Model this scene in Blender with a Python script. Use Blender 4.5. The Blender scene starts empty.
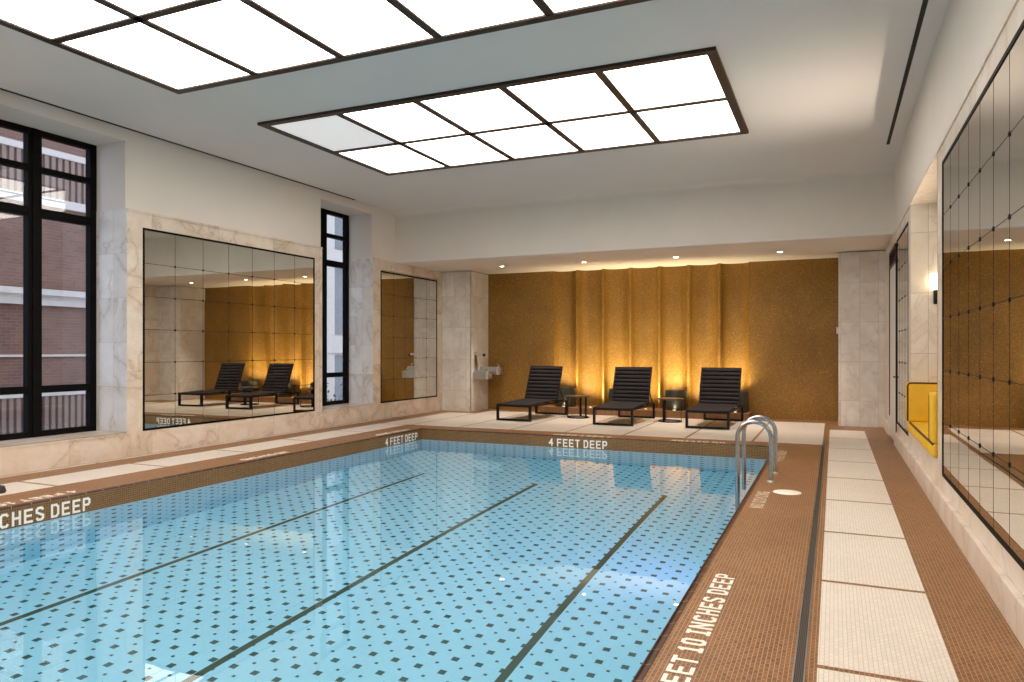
import bpy, bmesh, math, random
from mathutils import Vector, Matrix
random.seed(7)
S = bpy.context.scene
C = S.collection
PI = math.pi
R = math.radians

# ------------------------------------------------------------------ node helpers
class NT:
    def __init__(s, name):
        s.m = bpy.data.materials.new(name); s.m.use_nodes = True
        s.t = s.m.node_tree; s.t.nodes.clear()
        s.out = s.t.nodes.new('ShaderNodeOutputMaterial')
    def n(s, kind, **kw):
        nd = s.t.nodes.new('ShaderNode' + kind)
        for k, v in kw.items(): setattr(nd, k, v)
        return nd
    def l(s, a, b): s.t.links.new(a, b)
    def put(s, sock, v):
        if isinstance(v, bpy.types.NodeSocket): s.l(v, sock)
        elif v is not None: sock.default_value = v
    def math(s, op, a, b=None, c=None):
        nd = s.n('Math', operation=op); s.put(nd.inputs[0], a); s.put(nd.inputs[1], b)
        if c is not None: s.put(nd.inputs[2], c)
        return nd.outputs[0]
    def mix(s, f, a, b, mode='MIX'):
        nd = s.n('Mix', data_type='RGBA', blend_type=mode)
        s.put(nd.inputs['Factor'], f); s.put(nd.inputs[6], a); s.put(nd.inputs[7], b)
        return nd.outputs[2]
    def obj(s):
        return s.n('TexCoord').outputs['Object']
    def sep(s, v):
        nd = s.n('SeparateXYZ'); s.l(v, nd.inputs[0]); return nd.outputs
    def comb(s, x, y, z=0.0):
        nd = s.n('CombineXYZ'); s.put(nd.inputs[0], x); s.put(nd.inputs[1], y); s.put(nd.inputs[2], z)
        return nd.outputs[0]
    def noise(s, vec, scale, detail=2.0, rough=0.5, dist=0.0, w=None):
        nd = s.n('TexNoise')
        if w is not None: nd.noise_dimensions = '4D'; s.put(nd.inputs['W'], w)
        s.l(vec, nd.inputs['Vector']); nd.inputs['Scale'].default_value = scale
        nd.inputs['Detail'].default_value = detail; nd.inputs['Roughness'].default_value = rough
        nd.inputs['Distortion'].default_value = dist
        return nd.outputs['Fac']
    def ramp(s, f, stops):
        nd = s.n('ValToRGB'); s.put(nd.inputs[0], f); cr = nd.color_ramp
        while len(cr.elements) < len(stops): cr.elements.new(0.5)
        for e, (p, c) in zip(cr.elements, stops): e.position = p; e.color = col(c)
        return nd.outputs[0]
    def brick(s, vec, c1, c2, mortar, w, h, ms=0.002, offset=0.5, smooth=0.1, bias=0.0):
        nd = s.n('TexBrick'); s.l(vec, nd.inputs['Vector']); nd.offset = offset; nd.squash = 1.0
        for k, v in (('Color1', c1), ('Color2', c2), ('Mortar', mortar)): s.put(nd.inputs[k], col(v))
        nd.inputs['Scale'].default_value = 1.0; nd.inputs['Mortar Size'].default_value = ms
        nd.inputs['Mortar Smooth'].default_value = smooth; nd.inputs['Bias'].default_value = bias
        nd.inputs['Brick Width'].default_value = w; nd.inputs['Row Height'].default_value = h
        return nd.outputs['Color'], nd.outputs['Fac']
    def bump(s, h, strength=0.3, dist=0.01):
        nd = s.n('Bump'); s.l(h, nd.inputs['Height'])
        nd.inputs['Strength'].default_value = strength; nd.inputs['Distance'].default_value = dist
        return nd.outputs[0]
    def bsdf(s, color, rough=0.5, metal=0.0, normal=None, spec=None, coat=None, emit=None, estr=0.0, sheen=None):
        b = s.n('BsdfPrincipled'); s.put(b.inputs['Base Color'], col(color) if isinstance(color, tuple) else color)
        s.put(b.inputs['Roughness'], rough); s.put(b.inputs['Metallic'], metal)
        if normal is not None: s.l(normal, b.inputs['Normal'])
        if spec is not None: s.put(b.inputs['Specular IOR Level'], spec)
        if coat is not None: s.put(b.inputs['Coat Weight'], coat)
        if sheen is not None: s.put(b.inputs['Sheen Weight'], sheen)
        if emit is not None: s.put(b.inputs['Emission Color'], col(emit)); s.put(b.inputs['Emission Strength'], estr)
        s.l(b.outputs[0], s.out.inputs['Surface']); return s.m

def col(c):
    return (c[0], c[1], c[2], 1.0) if isinstance(c, (tuple, list)) and len(c) == 3 else c

# ------------------------------------------------------------------ materials
M = {}
def simple(name, c, rough=0.5, metal=0.0, var=0.06, scale=6.0, bump=0.0, bscale=200.0, **kw):
    t = NT(name); v = t.obj()
    n = t.noise(v, scale, 4.0)
    lo = tuple(x * (1 - var) for x in c); hi = tuple(min(1, x * (1 + var)) for x in c)
    cc = t.ramp(n, [(0.3, lo), (0.7, hi)])
    nm = t.bump(t.noise(v, bscale, 2.0), bump, 0.002) if bump else None
    M[name] = t.bsdf(cc, rough, metal, nm, **kw); return M[name]

simple('plaster', (0.78, 0.715, 0.64), 0.75, var=0.02, scale=1.5)
simple('ceiling_plaster', (0.74, 0.70, 0.665), 0.8, var=0.015, scale=1.0)
simple('bronze_frame', (0.030, 0.017, 0.012), 0.45, 0.3)
simple('black_steel', (0.003, 0.0025, 0.0025), 0.6, 0.0, spec=0.1)
simple('charcoal_metal', (0.006, 0.005, 0.005), 0.5, 0.0, spec=0.25)
simple('sling_fabric', (0.016, 0.013, 0.014), 0.75, spec=0.2, bump=0.3, bscale=400.0)
simple('table_top', (0.045, 0.040, 0.040), 0.35)
simple('grey_metal', (0.075, 0.078, 0.062), 0.42, 0.55)
simple('dark_inside', (0.02, 0.02, 0.018), 0.8)
simple('stainless', (0.46, 0.455, 0.45), 0.25, 1.0, var=0.03)
simple('brushed_steel', (0.55, 0.54, 0.51), 0.34, 1.0, var=0.05)
simple('white_plastic', (0.75, 0.73, 0.69), 0.4)
simple('yellow_fabric', (0.78, 0.46, 0.02), 0.65, bump=0.25, bscale=350.0, var=0.08)
simple('piping_brown', (0.05, 0.02, 0.01), 0.6)
simple('door_white', (0.74, 0.72, 0.69), 0.45, var=0.02)
simple('rubber', (0.03, 0.022, 0.018), 0.6)
simple('tile_white', (0.90, 0.85, 0.76), 0.4, var=0.05, scale=60)
simple('tile_worn', (0.58, 0.45, 0.33), 0.5, var=0.25, scale=40)
simple('white_step', (0.75, 0.76, 0.76), 0.5)
simple('facade_white', (0.68, 0.57, 0.45), 0.7, var=0.04)
simple('facade_glass', (0.22, 0.21, 0.19), 0.15, 0.0)
simple('stone_band', (0.74, 0.62, 0.51), 0.7)
simple('rib_panel', (0.32, 0.20, 0.15), 0.7)
simple('asphalt', (0.12, 0.12, 0.125), 0.8)
simple('planting', (0.05, 0.09, 0.04), 0.8, var=0.5, scale=30)

def emissive(name, c, strength, base=(0.8, 0.78, 0.75)):
    t = NT(name)
    M[name] = t.bsdf(base, 0.5, emit=c, estr=strength); return M[name]
emissive('lit_panel', (1.0, 0.905, 0.82), 5.4)
emissive('dim_panel', (0.95, 0.93, 0.95), 0.42)  # weak emission for the one dim pane
emissive('downlight_lens', (1.0, 0.85, 0.65), 40.0)
emissive('uplight_lens', (1.0, 0.78, 0.48), 9.0)
emissive('sconce_glow', (1.0, 0.82, 0.58), 3.5)
emissive('added_strip_glow', (1.0, 0.82, 0.58), 6.0)
emissive('added_pool_glow', (0.55, 0.65, 1.0), 6.0)

def mosaic(name, c1, c2, grout, w, h, ms, axes, rough=0.45, offset=0.5, spec=0.35, patch=0.12):
    t = NT(name); x, y, z = t.sep(t.obj())
    a = {'x': x, 'y': y, 'z': z}
    v = t.comb(a[axes[0]], a[axes[1]])
    c, f = t.brick(v, c1, c2, grout, w, h, ms, offset)
    big = t.noise(t.obj(), 1.3, 3.0)
    g = t.ramp(big, [(0.3, (1 - patch,) * 3), (0.7, (1 + patch * 0.5,) * 3)])
    c = t.mix(1.0, c, g, 'MULTIPLY')
    nm = t.bump(t.math('SUBTRACT', 1.0, f), 0.35, 0.002)
    M[name] = t.bsdf(c, rough, 0.0, nm, spec=spec)
mosaic('tan_mosaic', (0.275, 0.126, 0.050), (0.19, 0.083, 0.031), (0.47, 0.295, 0.155), 0.046, 0.0215, 0.0016, 'yx')
mosaic('white_mosaic', (0.80, 0.72, 0.635), (0.74, 0.665, 0.58), (0.52, 0.44, 0.36), 0.046, 0.0215, 0.0013, 'yx', patch=0.04)
mosaic('riser_mosaic_y', (0.18, 0.082, 0.026), (0.115, 0.050, 0.016), (0.40, 0.26, 0.115), 0.0235, 0.0235, 0.0017, 'yz', offset=0.0, rough=0.35)
mosaic('riser_mosaic_x', (0.18, 0.085, 0.026), (0.115, 0.053, 0.016), (0.40, 0.26, 0.115), 0.0235, 0.0235, 0.0017, 'xz', offset=0.0, rough=0.35)
mosaic('coping_tile_y', (0.09, 0.042, 0.028), (0.07, 0.032, 0.02), (0.62, 0.50, 0.36), 0.19, 0.5, 0.002, 'yx', offset=0.0, rough=0.3)
mosaic('coping_tile_x', (0.09, 0.042, 0.028), (0.07, 0.032, 0.02), (0.62, 0.50, 0.36), 0.19, 0.5, 0.002, 'xy', offset=0.0, rough=0.3)
mosaic('ext_brick', (0.26, 0.125, 0.08), (0.20, 0.095, 0.06), (0.26, 0.18, 0.14), 0.22, 0.075, 0.006, 'yz', rough=0.85)

def gold():
    t = NT('gold_mosaic'); o = t.obj(); x, y, z = t.sep(o)
    vo = t.n('TexVoronoi'); vo.feature = 'F1'; vo.inputs['Scale'].default_value = 75.0
    t.l(o, vo.inputs['Vector'])
    rnd = t.sep(vo.outputs['Color'])[0]
    c = t.ramp(rnd, [(0.0, (0.205, 0.100, 0.014)), (0.5, (0.262, 0.130, 0.019)), (0.95, (0.32, 0.165, 0.027)), (1.0, (0.50, 0.29, 0.07))])
    big = t.noise(o, 2.2, 5.0, 0.6)
    c = t.mix(1.0, c, t.ramp(big, [(0.3, (0.88, 0.87, 0.86)), (0.7, (1.08, 1.08, 1.08))]), 'MULTIPLY')
    nm = t.bump(vo.outputs['Distance'], 0.3, 0.01)
    M['gold_mosaic'] = t.bsdf(c, 0.5, 0.15, nm)
gold()

def marble(name, axes, w, h, base, warm, vein, ms=0.003, offset=0.0, mortar=(0.42, 0.36, 0.30), shift=(0, 0), veins=1.0):
    t = NT(name); o = t.obj(); x, y, z = t.sep(o); a = {'x': x, 'y': y, 'z': z}
    v = t.comb(t.math('ADD', a[axes[0]], shift[0]), t.math('ADD', a[axes[1]], shift[1]))
    rc, rf = t.brick(v, (0, 0, 0), (1, 1, 1), (0.5, 0.5, 0.5), w, h, 0.0, offset)
    wv = t.math('MULTIPLY', t.sep(rc)[0], 37.0)
    _, mf = t.brick(v, (0, 0, 0), (1, 1, 1), (0.5, 0.5, 0.5), w, h, ms, offset, 0.2)
    n1 = t.noise(o, 0.9, 7.0, 0.55, 1.1, wv)
    n2 = t.noise(o, 1.7, 4.0, 0.5, 0.8, t.math('ADD', wv, 5.0))
    n3 = t.noise(o, 3.2, 8.0, 0.6, 2.0, t.math('ADD', wv, 11.0))
    c = t.ramp(n2, [(0.36, base), (0.50, warm), (0.62, base)])
    d1 = t.math('ABSOLUTE', t.math('SUBTRACT', n1, 0.5))
    d3 = t.math('ABSOLUTE', t.math('SUBTRACT', n3, 0.5))
    k1 = t.ramp(d1, [(0.0, (0.70 * veins,) * 3), (0.010, (0.24 * veins,) * 3), (0.06, (0, 0, 0))])
    k3 = t.ramp(d3, [(0.0, (0.30 * veins,) * 3), (0.010, (0, 0, 0))])
    c = t.mix(t.sep(k1)[0], c, col(vein)); c = t.mix(t.sep(k3)[0], c, col(tuple(q * 1.15 for q in vein)))
    tint = t.ramp(t.sep(rc)[0], [(0.0, (0.93, 0.92, 0.90)), (1.0, (1.04, 1.04, 1.05))])
    c = t.mix(1.0, c, tint, 'MULTIPLY')
    c = t.mix(mf, c, col(mortar))
    M[name] = t.bsdf(c, 0.28, 0.0, spec=0.4)
CR, WM, VN = (0.78, 0.695, 0.60), (0.72, 0.60, 0.475), (0.44, 0.30, 0.19)
WH, WW, VG = (0.82, 0.79, 0.75), (0.74, 0.69, 0.62), (0.48, 0.40, 0.33)
marble('marble_left', 'yz', 1.23, 1.18, CR, WM, VN, shift=(0.02, -0.02))
marble('marble_reveal', 'xz', 0.30, 0.62, WH, (0.76, 0.74, 0.72), VG, shift=(9.5, 0.25), mortar=(0.55, 0.53, 0.5))
marble('marble_column', 'xz', 0.335, 0.775, WH, WW, VG, shift=(8.92, 0.27), veins=0.6, mortar=(0.50, 0.44, 0.38))
marble('marble_column_side', 'yz', 0.66, 0.775, WH, WW, VG, shift=(-15.74, 0.27), veins=0.6, mortar=(0.50, 0.44, 0.38))
marble('marble_right', 'yz', 1.5, 1.2, (0.80, 0.73, 0.65), (0.74, 0.64, 0.53), (0.46, 0.34, 0.25), veins=0.8)
marble('marble_niche', 'xz', 0.5, 0.78, (0.83, 0.78, 0.70), (0.78, 0.71, 0.60), (0.55, 0.43, 0.32), shift=(-0.11, 0.1), veins=0.7)

def mirror_mat():
    t = NT('antique_mirror'); o = t.obj()
    n = t.noise(o, 2.0, 4.0)
    c = t.ramp(n, [(0.3, (0.66, 0.645, 0.59)), (0.7, (0.72, 0.705, 0.65))])
    M['antique_mirror'] = t.bsdf(c, 0.0, 1.0)
mirror_mat()

def glass_mat():
    t = NT('window_glass')
    tr = t.n('BsdfTransparent'); tr.inputs[0].default_value = (0.93, 0.95, 0.96, 1)
    gl = t.n('BsdfGlossy'); gl.inputs['Roughness'].default_value = 0.0
    fr = t.n('Fresnel'); bf = t.n('NewGeometry').outputs['Backfacing']
    t.l(t.math('MULTIPLY_ADD', bf, 1 / 1.7 - 1.7, 1.7), fr.inputs['IOR'])   # same reflectance on both faces of the pane
    mx = t.n('MixShader'); t.l(fr.outputs[0], mx.inputs[0]); t.l(tr.outputs[0], mx.inputs[1]); t.l(gl.outputs[0], mx.inputs[2])
    t.l(mx.outputs[0], t.out.inputs['Surface']); M['window_glass'] = t.m
glass_mat()

def water_mat():
    t = NT('pool_water'); o = t.obj()
    b = t.n('BsdfPrincipled'); b.inputs['Base Color'].default_value = (1, 1, 1, 1)
    b.inputs['Roughness'].default_value = 0.0; b.inputs['IOR'].default_value = 1.333
    b.inputs['Transmission Weight'].default_value = 1.0
    n = t.noise(o, 1.6, 2.0, 0.5)
    t.l(t.bump(n, 0.10, 0.012), b.inputs['Normal'])
    t.l(b.outputs[0], t.out.inputs['Surface']); va = t.n('VolumeAbsorption'); va.inputs['Color'].default_value = (0.50, 0.88, 1.0, 1); va.inputs['Density'].default_value = 0.33
    t.l(va.outputs[0], t.out.inputs['Volume']); M['pool_water'] = t.m
water_mat()

def pool_tile(name, ax):
    P = 0.195
    t = NT(name); o = t.obj(); x, y, z = t.sep(o); a = {'x': x, 'y': y, 'z': z}
    u, w = a[ax[0]], a[ax[1]]
    def near(c, off, half):      # 1 inside |frac - centre| < half
        f = t.math('FRACT', t.math('ADD', t.math('DIVIDE', c, P), off + 100.0))
        return t.math('LESS_THAN', t.math('ABSOLUTE', t.math('SUBTRACT', f, 0.5)), half)
    ou, ow = (0.51 if ax[0] == 'x' else 0.55), (0.55 if ax[1] == 'y' else 0.45)
    big = t.math('MULTIPLY', near(u, ou, 0.14), near(w, ow, 0.14))
    sml = t.math('MULTIPLY', near(u, ou + 0.5, 0.065), near(w, ow + 0.5, 0.065))
    dots = t.math('MAXIMUM', big, sml)
    c, f = t.brick(t.comb(u, w), (0.60, 0.84, 0.93), (0.56, 0.81, 0.91), (0.68, 0.88, 0.94), 0.0244, 0.0244, 0.0012, 0.0)
    c = t.mix(dots, c, (0.075, 0.115, 0.085, 1))
    if ax == 'xy':               # the three dark lane lines are laid into the tile floor
        lanes = None
        for lx in (-2.116, -4.03, -5.955):
            k = t.math('LESS_THAN', t.math('ABSOLUTE', t.math('SUBTRACT', x, lx)), 0.033)
            lanes = k if lanes is None else t.math('MAXIMUM', lanes, k)
        lanes = t.math('MULTIPLY', lanes, t.math('LESS_THAN', y, 9.95))
        c = t.mix(lanes, c, (0.085, 0.092, 0.048, 1))
    M[name] = t.bsdf(c, 0.35)
pool_tile('pool_floor_tile', 'xy'); pool_tile('pool_side_tile', 'yz'); pool_tile('pool_end_tile', 'xz')

def grate_mat():
    t = NT('drain_grate'); o = t.obj(); x, y, z = t.sep(o)
    s = t.math('SINE', t.math('MULTIPLY', x, 2 * PI / 0.0082))
    c = t.ramp(t.math('MULTIPLY_ADD', s, 0.5, 0.5), [(0.35, (0.012, 0.010, 0.009)), (0.7, (0.11, 0.085, 0.065))])
    M['drain_grate'] = t.bsdf(c, 0.5, 0.2)
grate_mat()

# ------------------------------------------------------------------ geometry helpers
class B:
    def __init__(s): s.b = bmesh.new()
    def box(s, x0, x1, y0, y1, z0, z1, bev=0.0, seg=2):
        v = [s.b.verts.new((x, y, z)) for z in (z0, z1) for y in (y0, y1) for x in (x0, x1)]
        fs = [s.b.faces.new([v[i] for i in q]) for q in ((0, 2, 3, 1), (4, 5, 7, 6), (0, 1, 5, 4), (2, 6, 7, 3), (0, 4, 6, 2), (1, 3, 7, 5))]
        if bev:
            es = list({e for f in fs for e in f.edges})
            bmesh.ops.bevel(s.b, geom=es, offset=bev, segments=seg, profile=0.5, affect='EDGES')
        return s
    def tube(s, pts, r, n=10, cap=True, closed=False, square=False):
        pts = [Vector(p) for p in pts]; N = len(pts); rings = []; prev = None
        for i, p in enumerate(pts):
            if closed: t = (pts[(i + 1) % N] - pts[i - 1])
            else: t = (pts[min(i + 1, N - 1)] - pts[max(i - 1, 0)])
            t.normalize()
            if prev is None:
                a = Vector((0, 0, 1)) if abs(t.z) < 0.9 else Vector((0, 1, 0))
                nx = t.cross(a).normalized()
            else:
                nx = (prev - t * prev.dot(t)).normalized()
            ny = t.cross(nx); prev = nx; ring = []
            for k in range(n):
                an = 2 * PI * k / n + (PI / 4 if square else 0)
                ring.append(s.b.verts.new(p + (nx * math.cos(an) + ny * math.sin(an)) * r))
            rings.append(ring)
        for i in range(N if closed else N - 1):
            A, D = rings[i], rings[(i + 1) % N]
            for k in range(n): s.b.faces.new((A[k], A[(k + 1) % n], D[(k + 1) % n], D[k]))
        if cap and not closed:
            s.b.faces.new(rings[0][::-1]); s.b.faces.new(rings[-1])
        return s
    def bar(s, p, q, w, h=None, up=(0, 0, 1)):
        """square-edged bar of section w x h between two points"""
        h = h or w; p, q = Vector(p), Vector(q); t = (q - p).normalized(); up = Vector(up)
        if abs(t.dot(up)) > 0.95: up = Vector((0, 1, 0))
        a = t.cross(up).normalized(); c = a.cross(t)
        v = []
        for o in (p, q):
            for i, j in ((-1, -1), (1, -1), (1, 1), (-1, 1)): v.append(s.b.verts.new(o + a * (i * w / 2) + c * (j * h / 2)))
        for q4 in ((3, 2, 1, 0), (4, 5, 6, 7), (0, 1, 5, 4), (1, 2, 6, 5), (2, 3, 7, 6), (3, 0, 4, 7)): s.b.faces.new([v[i] for i in q4])
        return s
    def lathe(s, prof, n=32, c=(0, 0), closed=False):
        rings = []
        for r, z in prof:
            if r < 1e-6: rings.append([s.b.verts.new((c[0], c[1], z))])
            else: rings.append([s.b.verts.new((c[0] + r * math.cos(2 * PI * k / n), c[1] + r * math.sin(2 * PI * k / n), z)) for k in range(n)])
        seq = list(zip(rings[:-1], rings[1:])) + ([(rings[-1], rings[0])] if closed else [])
        for A, D in seq:
            for k in range(n):
                k2 = (k + 1) % n
                if len(A) == 1 and len(D) == 1: continue
                if len(A) == 1: s.b.faces.new((A[0], D[k2], D[k]))
                elif len(D) == 1: s.b.faces.new((A[k], A[k2], D[0]))
                else: s.b.faces.new((A[k], A[k2], D[k2], D[k]))
        return s
    def prism(s, poly, z0, z1, axis='z'):
        """extrude a 2-D outline; axis z: (x, y), axis x: (y, z), axis y: (x, z)"""
        def P(a, b, h): return {'z': (a, b, h), 'x': (h, a, b), 'y': (a, h, b)}[axis]
        lo = [s.b.verts.new(P(a, b, z0)) for a, b in poly]; hi = [s.b.verts.new(P(a, b, z1)) for a, b in poly]
        s.b.faces.new(lo[::-1]); s.b.faces.new(hi); n = len(poly)
        for i in range(n): s.b.faces.new((lo[i], lo[(i + 1) % n], hi[(i + 1) % n], hi[i]))
        return s
    def done(s, name, mat, parent=None, loc=None, smooth=False, local=False):
        bmesh.ops.recalc_face_normals(s.b, faces=s.b.faces)
        me = bpy.data.meshes.new(name)
        off = Vector((0, 0, 0))
        if loc is not None: off = Vector(loc)
        elif parent is not None and not local:
            p = parent
            while p is not None: off += p.location; p = p.parent
        if off.length: bmesh.ops.translate(s.b, vec=-off, verts=s.b.verts)
        s.b.to_mesh(me); s.b.free()
        me.materials.append(M[mat] if isinstance(mat, str) else mat)
        if smooth:
            for p in me.polygons: p.use_smooth = True
            me.set_sharp_from_angle(angle=R(38))
        o = bpy.data.objects.new(name, me); C.objects.link(o)
        if loc is not None: o.location = loc
        if parent is not None: o.parent = parent
        return o

def tag(o, label, cat, group=None, kind=None):
    if label: o['label'] = label
    if cat: o['category'] = cat
    if group: o['group'] = group
    if kind: o['kind'] = kind
    return o
def thing(name, label, cat, loc=(0, 0, 0), rz=0.0, group=None):
    o = bpy.data.objects.new(name, None); C.objects.link(o); o.empty_display_size = 0.1
    o.location = loc; o.rotation_euler = (0, 0, rz)
    return tag(o, label, cat, group)
def struct(o, label=None):
    o['kind'] = 'structure'
    if label: o['label'] = label
    return o
def copy_tree(o, parent=None):
    c = o.copy(); C.objects.link(c)
    if parent is not None: c.parent = parent
    for ch in list(o.children): copy_tree(ch, c)
    return c

# ------------------------------------------------------------------ dimensions
XL, XR = -8.93, 0.91           # faces of the marble wainscots
PL, PR, PF, PN = -7.20, -0.838, 11.92, -4.0   # pool edges
YB, YN = 16.70, -7.0           # gold wall, wall behind the camera
ZC, ZS = 4.57, 3.45            # ceiling, soffit
YBK, YC = 13.70, 15.74         # bulkhead face, marble columns
WZ, FZ = -0.205, -1.585        # water, pool floor

# ------------------------------------------------------------------ floor
b = B()
f4 = 0.041
b.box(PR + f4, 1.6, YN, 17.1, -0.12, 0); b.box(-9.1, PL - f4, YN, 17.1, -0.12, 0)
b.box(PL - f4, PR + f4, PF + f4, 17.1, -0.12, 0); b.box(PL - f4, PR + f4, YN, PN - f4, -0.12, 0)
floor = struct(b.done('floor', 'tan_mosaic'), 'tan mosaic pool deck with running bond tiles')
b = B(); g = 0.022
ys = [-0.48 - 1.395 + 1.395 * k for k in range(13)]
for k in range(-2, 11):        # walkway beside the right wall
    y0 = 3.72 + 1.399 * (k - 1); y1 = min(y0 + 1.399, 15.02)
    if y1 - y0 > 0.2: b.box(-0.072, 0.517, y0 + g, y1 - g, -0.004, 0.0015)
for k in range(-5, 6):         # strip beside the left wall
    y0 = 5.24 + 1.44 * (k - 1); y1 = min(y0 + 1.44, 12.45)
    if y1 - y0 > 0.2: b.box(-8.50, -7.84, y0 + g, y1 - g, -0.004, 0.0015)
xs = [-8.50, -7.77, -6.675, -5.58, -4.49, -3.40, -2.315, -1.225, -0.145]
for x0, x1 in zip(xs, xs[1:]): # fields under the loungers
    for y0, y1 in ((12.45, 13.88), (13.88, 15.30), (15.30, 16.15)):
        if y0 > 15 and x0 < -8.2: continue
        b.box(x0 + 0.021, x1 - 0.021, y0 + 0.008, y1 - 0.008, -0.004, 0.0015)
o = b.done('white_tile_field', 'white_mosaic', floor); o['label'] = 'cream white mosaic fields'

# pool basin ---------------------------------------------------------------
basin = struct(B().box(PL - 0.1, PR + 0.1, PN - 0.1, PF + 0.1, FZ - 0.1, FZ).done('pool_floor', 'pool_floor_tile'), 'pale blue pool floor with dark square tiles and three lane lines')
b = B(); b.box(PL - 0.1, PL, PN, PF, FZ, WZ - 0.01); b.box(PR, PR + 0.1, PN, PF, FZ, WZ - 0.01)
b.done('side_wall', 'pool_side_tile', basin)
b = B(); b.box(PL - 0.1, PR + 0.1, PF, PF + 0.1, FZ, WZ - 0.01); b.box(PL - 0.1, PR + 0.1, PN - 0.1, PN, FZ, WZ - 0.01)
b.done('end_wall', 'pool_end_tile', basin)
b = B(); b.box(PL - 0.1, PL, PN, PF, WZ - 0.01, -0.013); b.box(PR, PR + 0.1, PN, PF, WZ - 0.01, -0.013)
rim = struct(b.done('trim_1', 'riser_mosaic_y'), 'brown mosaic rim band round the pool')
b = B(); b.box(PL - 0.1, PR + 0.1, PF, PF + 0.1, WZ - 0.01, -0.013); b.box(PL - 0.1, PR + 0.1, PN - 0.1, PN, WZ - 0.01, -0.013)
b.done('end_band', 'riser_mosaic_x', rim)
def nosing(p0, p1, ax, sgn):   # bull-nosed dark coping tile
    pts = []
    W, T = 0.044, 0.014
    for k in range(6):
        an = PI / 2 * k / 5; pts.append((-sgn * 0.003 + sgn * 0.012 * (1 - math.sin(an)), 0.003 - 0.012 * (1 - math.cos(an))))
    outline = [(sgn * W, 0.003)] + pts[::-1] + [(-sgn * 0.003, -T), (sgn * W, -T)]
    return outline
b = B(); b.prism([(PR + a, z) for a, z in nosing(0, 0, 'y', 1)], PN, PF, 'y'); b.prism([(PL + a, z) for a, z in nosing(0, 0, 'y', -1)], PN, PF, 'y')
cop = struct(b.done('trim_2', 'coping_tile_y'), 'dark brown glazed coping edge round the pool')
b = B(); b.prism([(PF + a, z) for a, z in nosing(0, 0, 'x', 1)], PL - 0.08, PR + 0.08, 'x'); b.prism([(PN + a, z) for a, z in nosing(0, 0, 'x', -1)], PL - 0.08, PR + 0.08, 'x')
b.done('end_coping', 'coping_tile_x', cop)
w = B().box(PL - 0.03, PR + 0.03, PN - 0.03, PF + 0.03, FZ - 0.05, WZ).done('pool_water', 'pool_water')
tag(w, 'clear blue water filling the swimming pool', 'water', kind='stuff')

# ------------------------------------------------------------------ ceiling
b = B()
b.box(-9.75, 1.95, YN - 0.1, 17.35, ZC, ZC + 0.12)
ceil = struct(b.done('ceiling', 'ceiling_plaster'), 'flat white plaster ceiling')
b = B()
poly = [(YBK - 0.11, ZC + 0.002)] + [(YBK - 0.11 * (1 - math.sin(PI / 2 * k / 8)), ZC - 0.11 * (1 - math.cos(PI / 2 * k / 8))) for k in range(1, 9)]
poly += [(YBK, ZS + 0.03), (YBK + 0.01, ZS + 0.008), (YBK + 0.03, ZS), (17.3, ZS), (17.3, ZC + 0.002)]
b.prism(poly, -9.7, 1.9, 'x')
struct(b.done('trim_3', 'plaster'), 'dropped plaster bulkhead over the loungers')

# ------------------------------------------------------------------ left wall with two window recesses
RY = ((5.23, 6.96), (11.13, 12.80))
RZ0, RZ1, XW = 0.36, 4.40, -9.60
segs = [(YN, RY[0][0]), (RY[0][1], RY[1][0]), (RY[1][1], 17.1)]
b = B()
for y0, y1 in segs: b.box(-9.70, XL - 0.035, y0, y1, 0, ZC)
for y0, y1 in RY: b.box(-9.70, XL - 0.035, y0, y1, RZ1, ZC); b.box(-9.70, XL - 0.035, y0, y1, 0, RZ0 - 0.03)
struct(b.done('wall_left', 'plaster'), 'cream plaster wall with two window recesses')
b = B(); MT = 3.46
MR = [(7.207, 10.907), (13.074, 15.501)]
b.box(XL - 0.05, XL, YN, RY[0][0], 0, MT)
def marble_frame(b, y0, y1, m0, m1):
    b.box(XL - 0.05, XL, y0, m0, 0, MT); b.box(XL - 0.05, XL, m1, y1, 0, MT)
    b.box(XL - 0.05, XL, m0, m1, 0, 0.357); b.box(XL - 0.05, XL, m0, m1, 3.235, MT)
    b.box(XL - 0.05, XL + 0.012, y0, y1, MT - 0.03, MT + 0.004)
marble_frame(b, RY[0][1], RY[1][0], *MR[0]); marble_frame(b, RY[1][1], YC + 0.06, *MR[1])
for y0, y1 in RY:
    b.box(XL - 0.05, XL, y0, y1, 0, RZ0); b.box(XW, XL + 0.008, y0, y1, RZ0 - 0.03, RZ0)
    b.box(XL - 0.02, XL + 0.004, y0 + 0.1, y1 - 0.1, 0.07, 0.215)
struct(b.done('wall_left_wainscot', 'marble_left'), 'veined cream marble wainscot on the left wall')
b = B()
for y0, y1 in RY:
    b.box(XW, XL - 0.0015, y0 - 0.001, y0 + 0.004, RZ0, MT); b.box(XW, XL - 0.0015, y1 - 0.004, y1 + 0.001, RZ0, MT)
struct(b.done('trim_4', 'marble_reveal'), 'pale marble tiles lining the window reveals')

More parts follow.
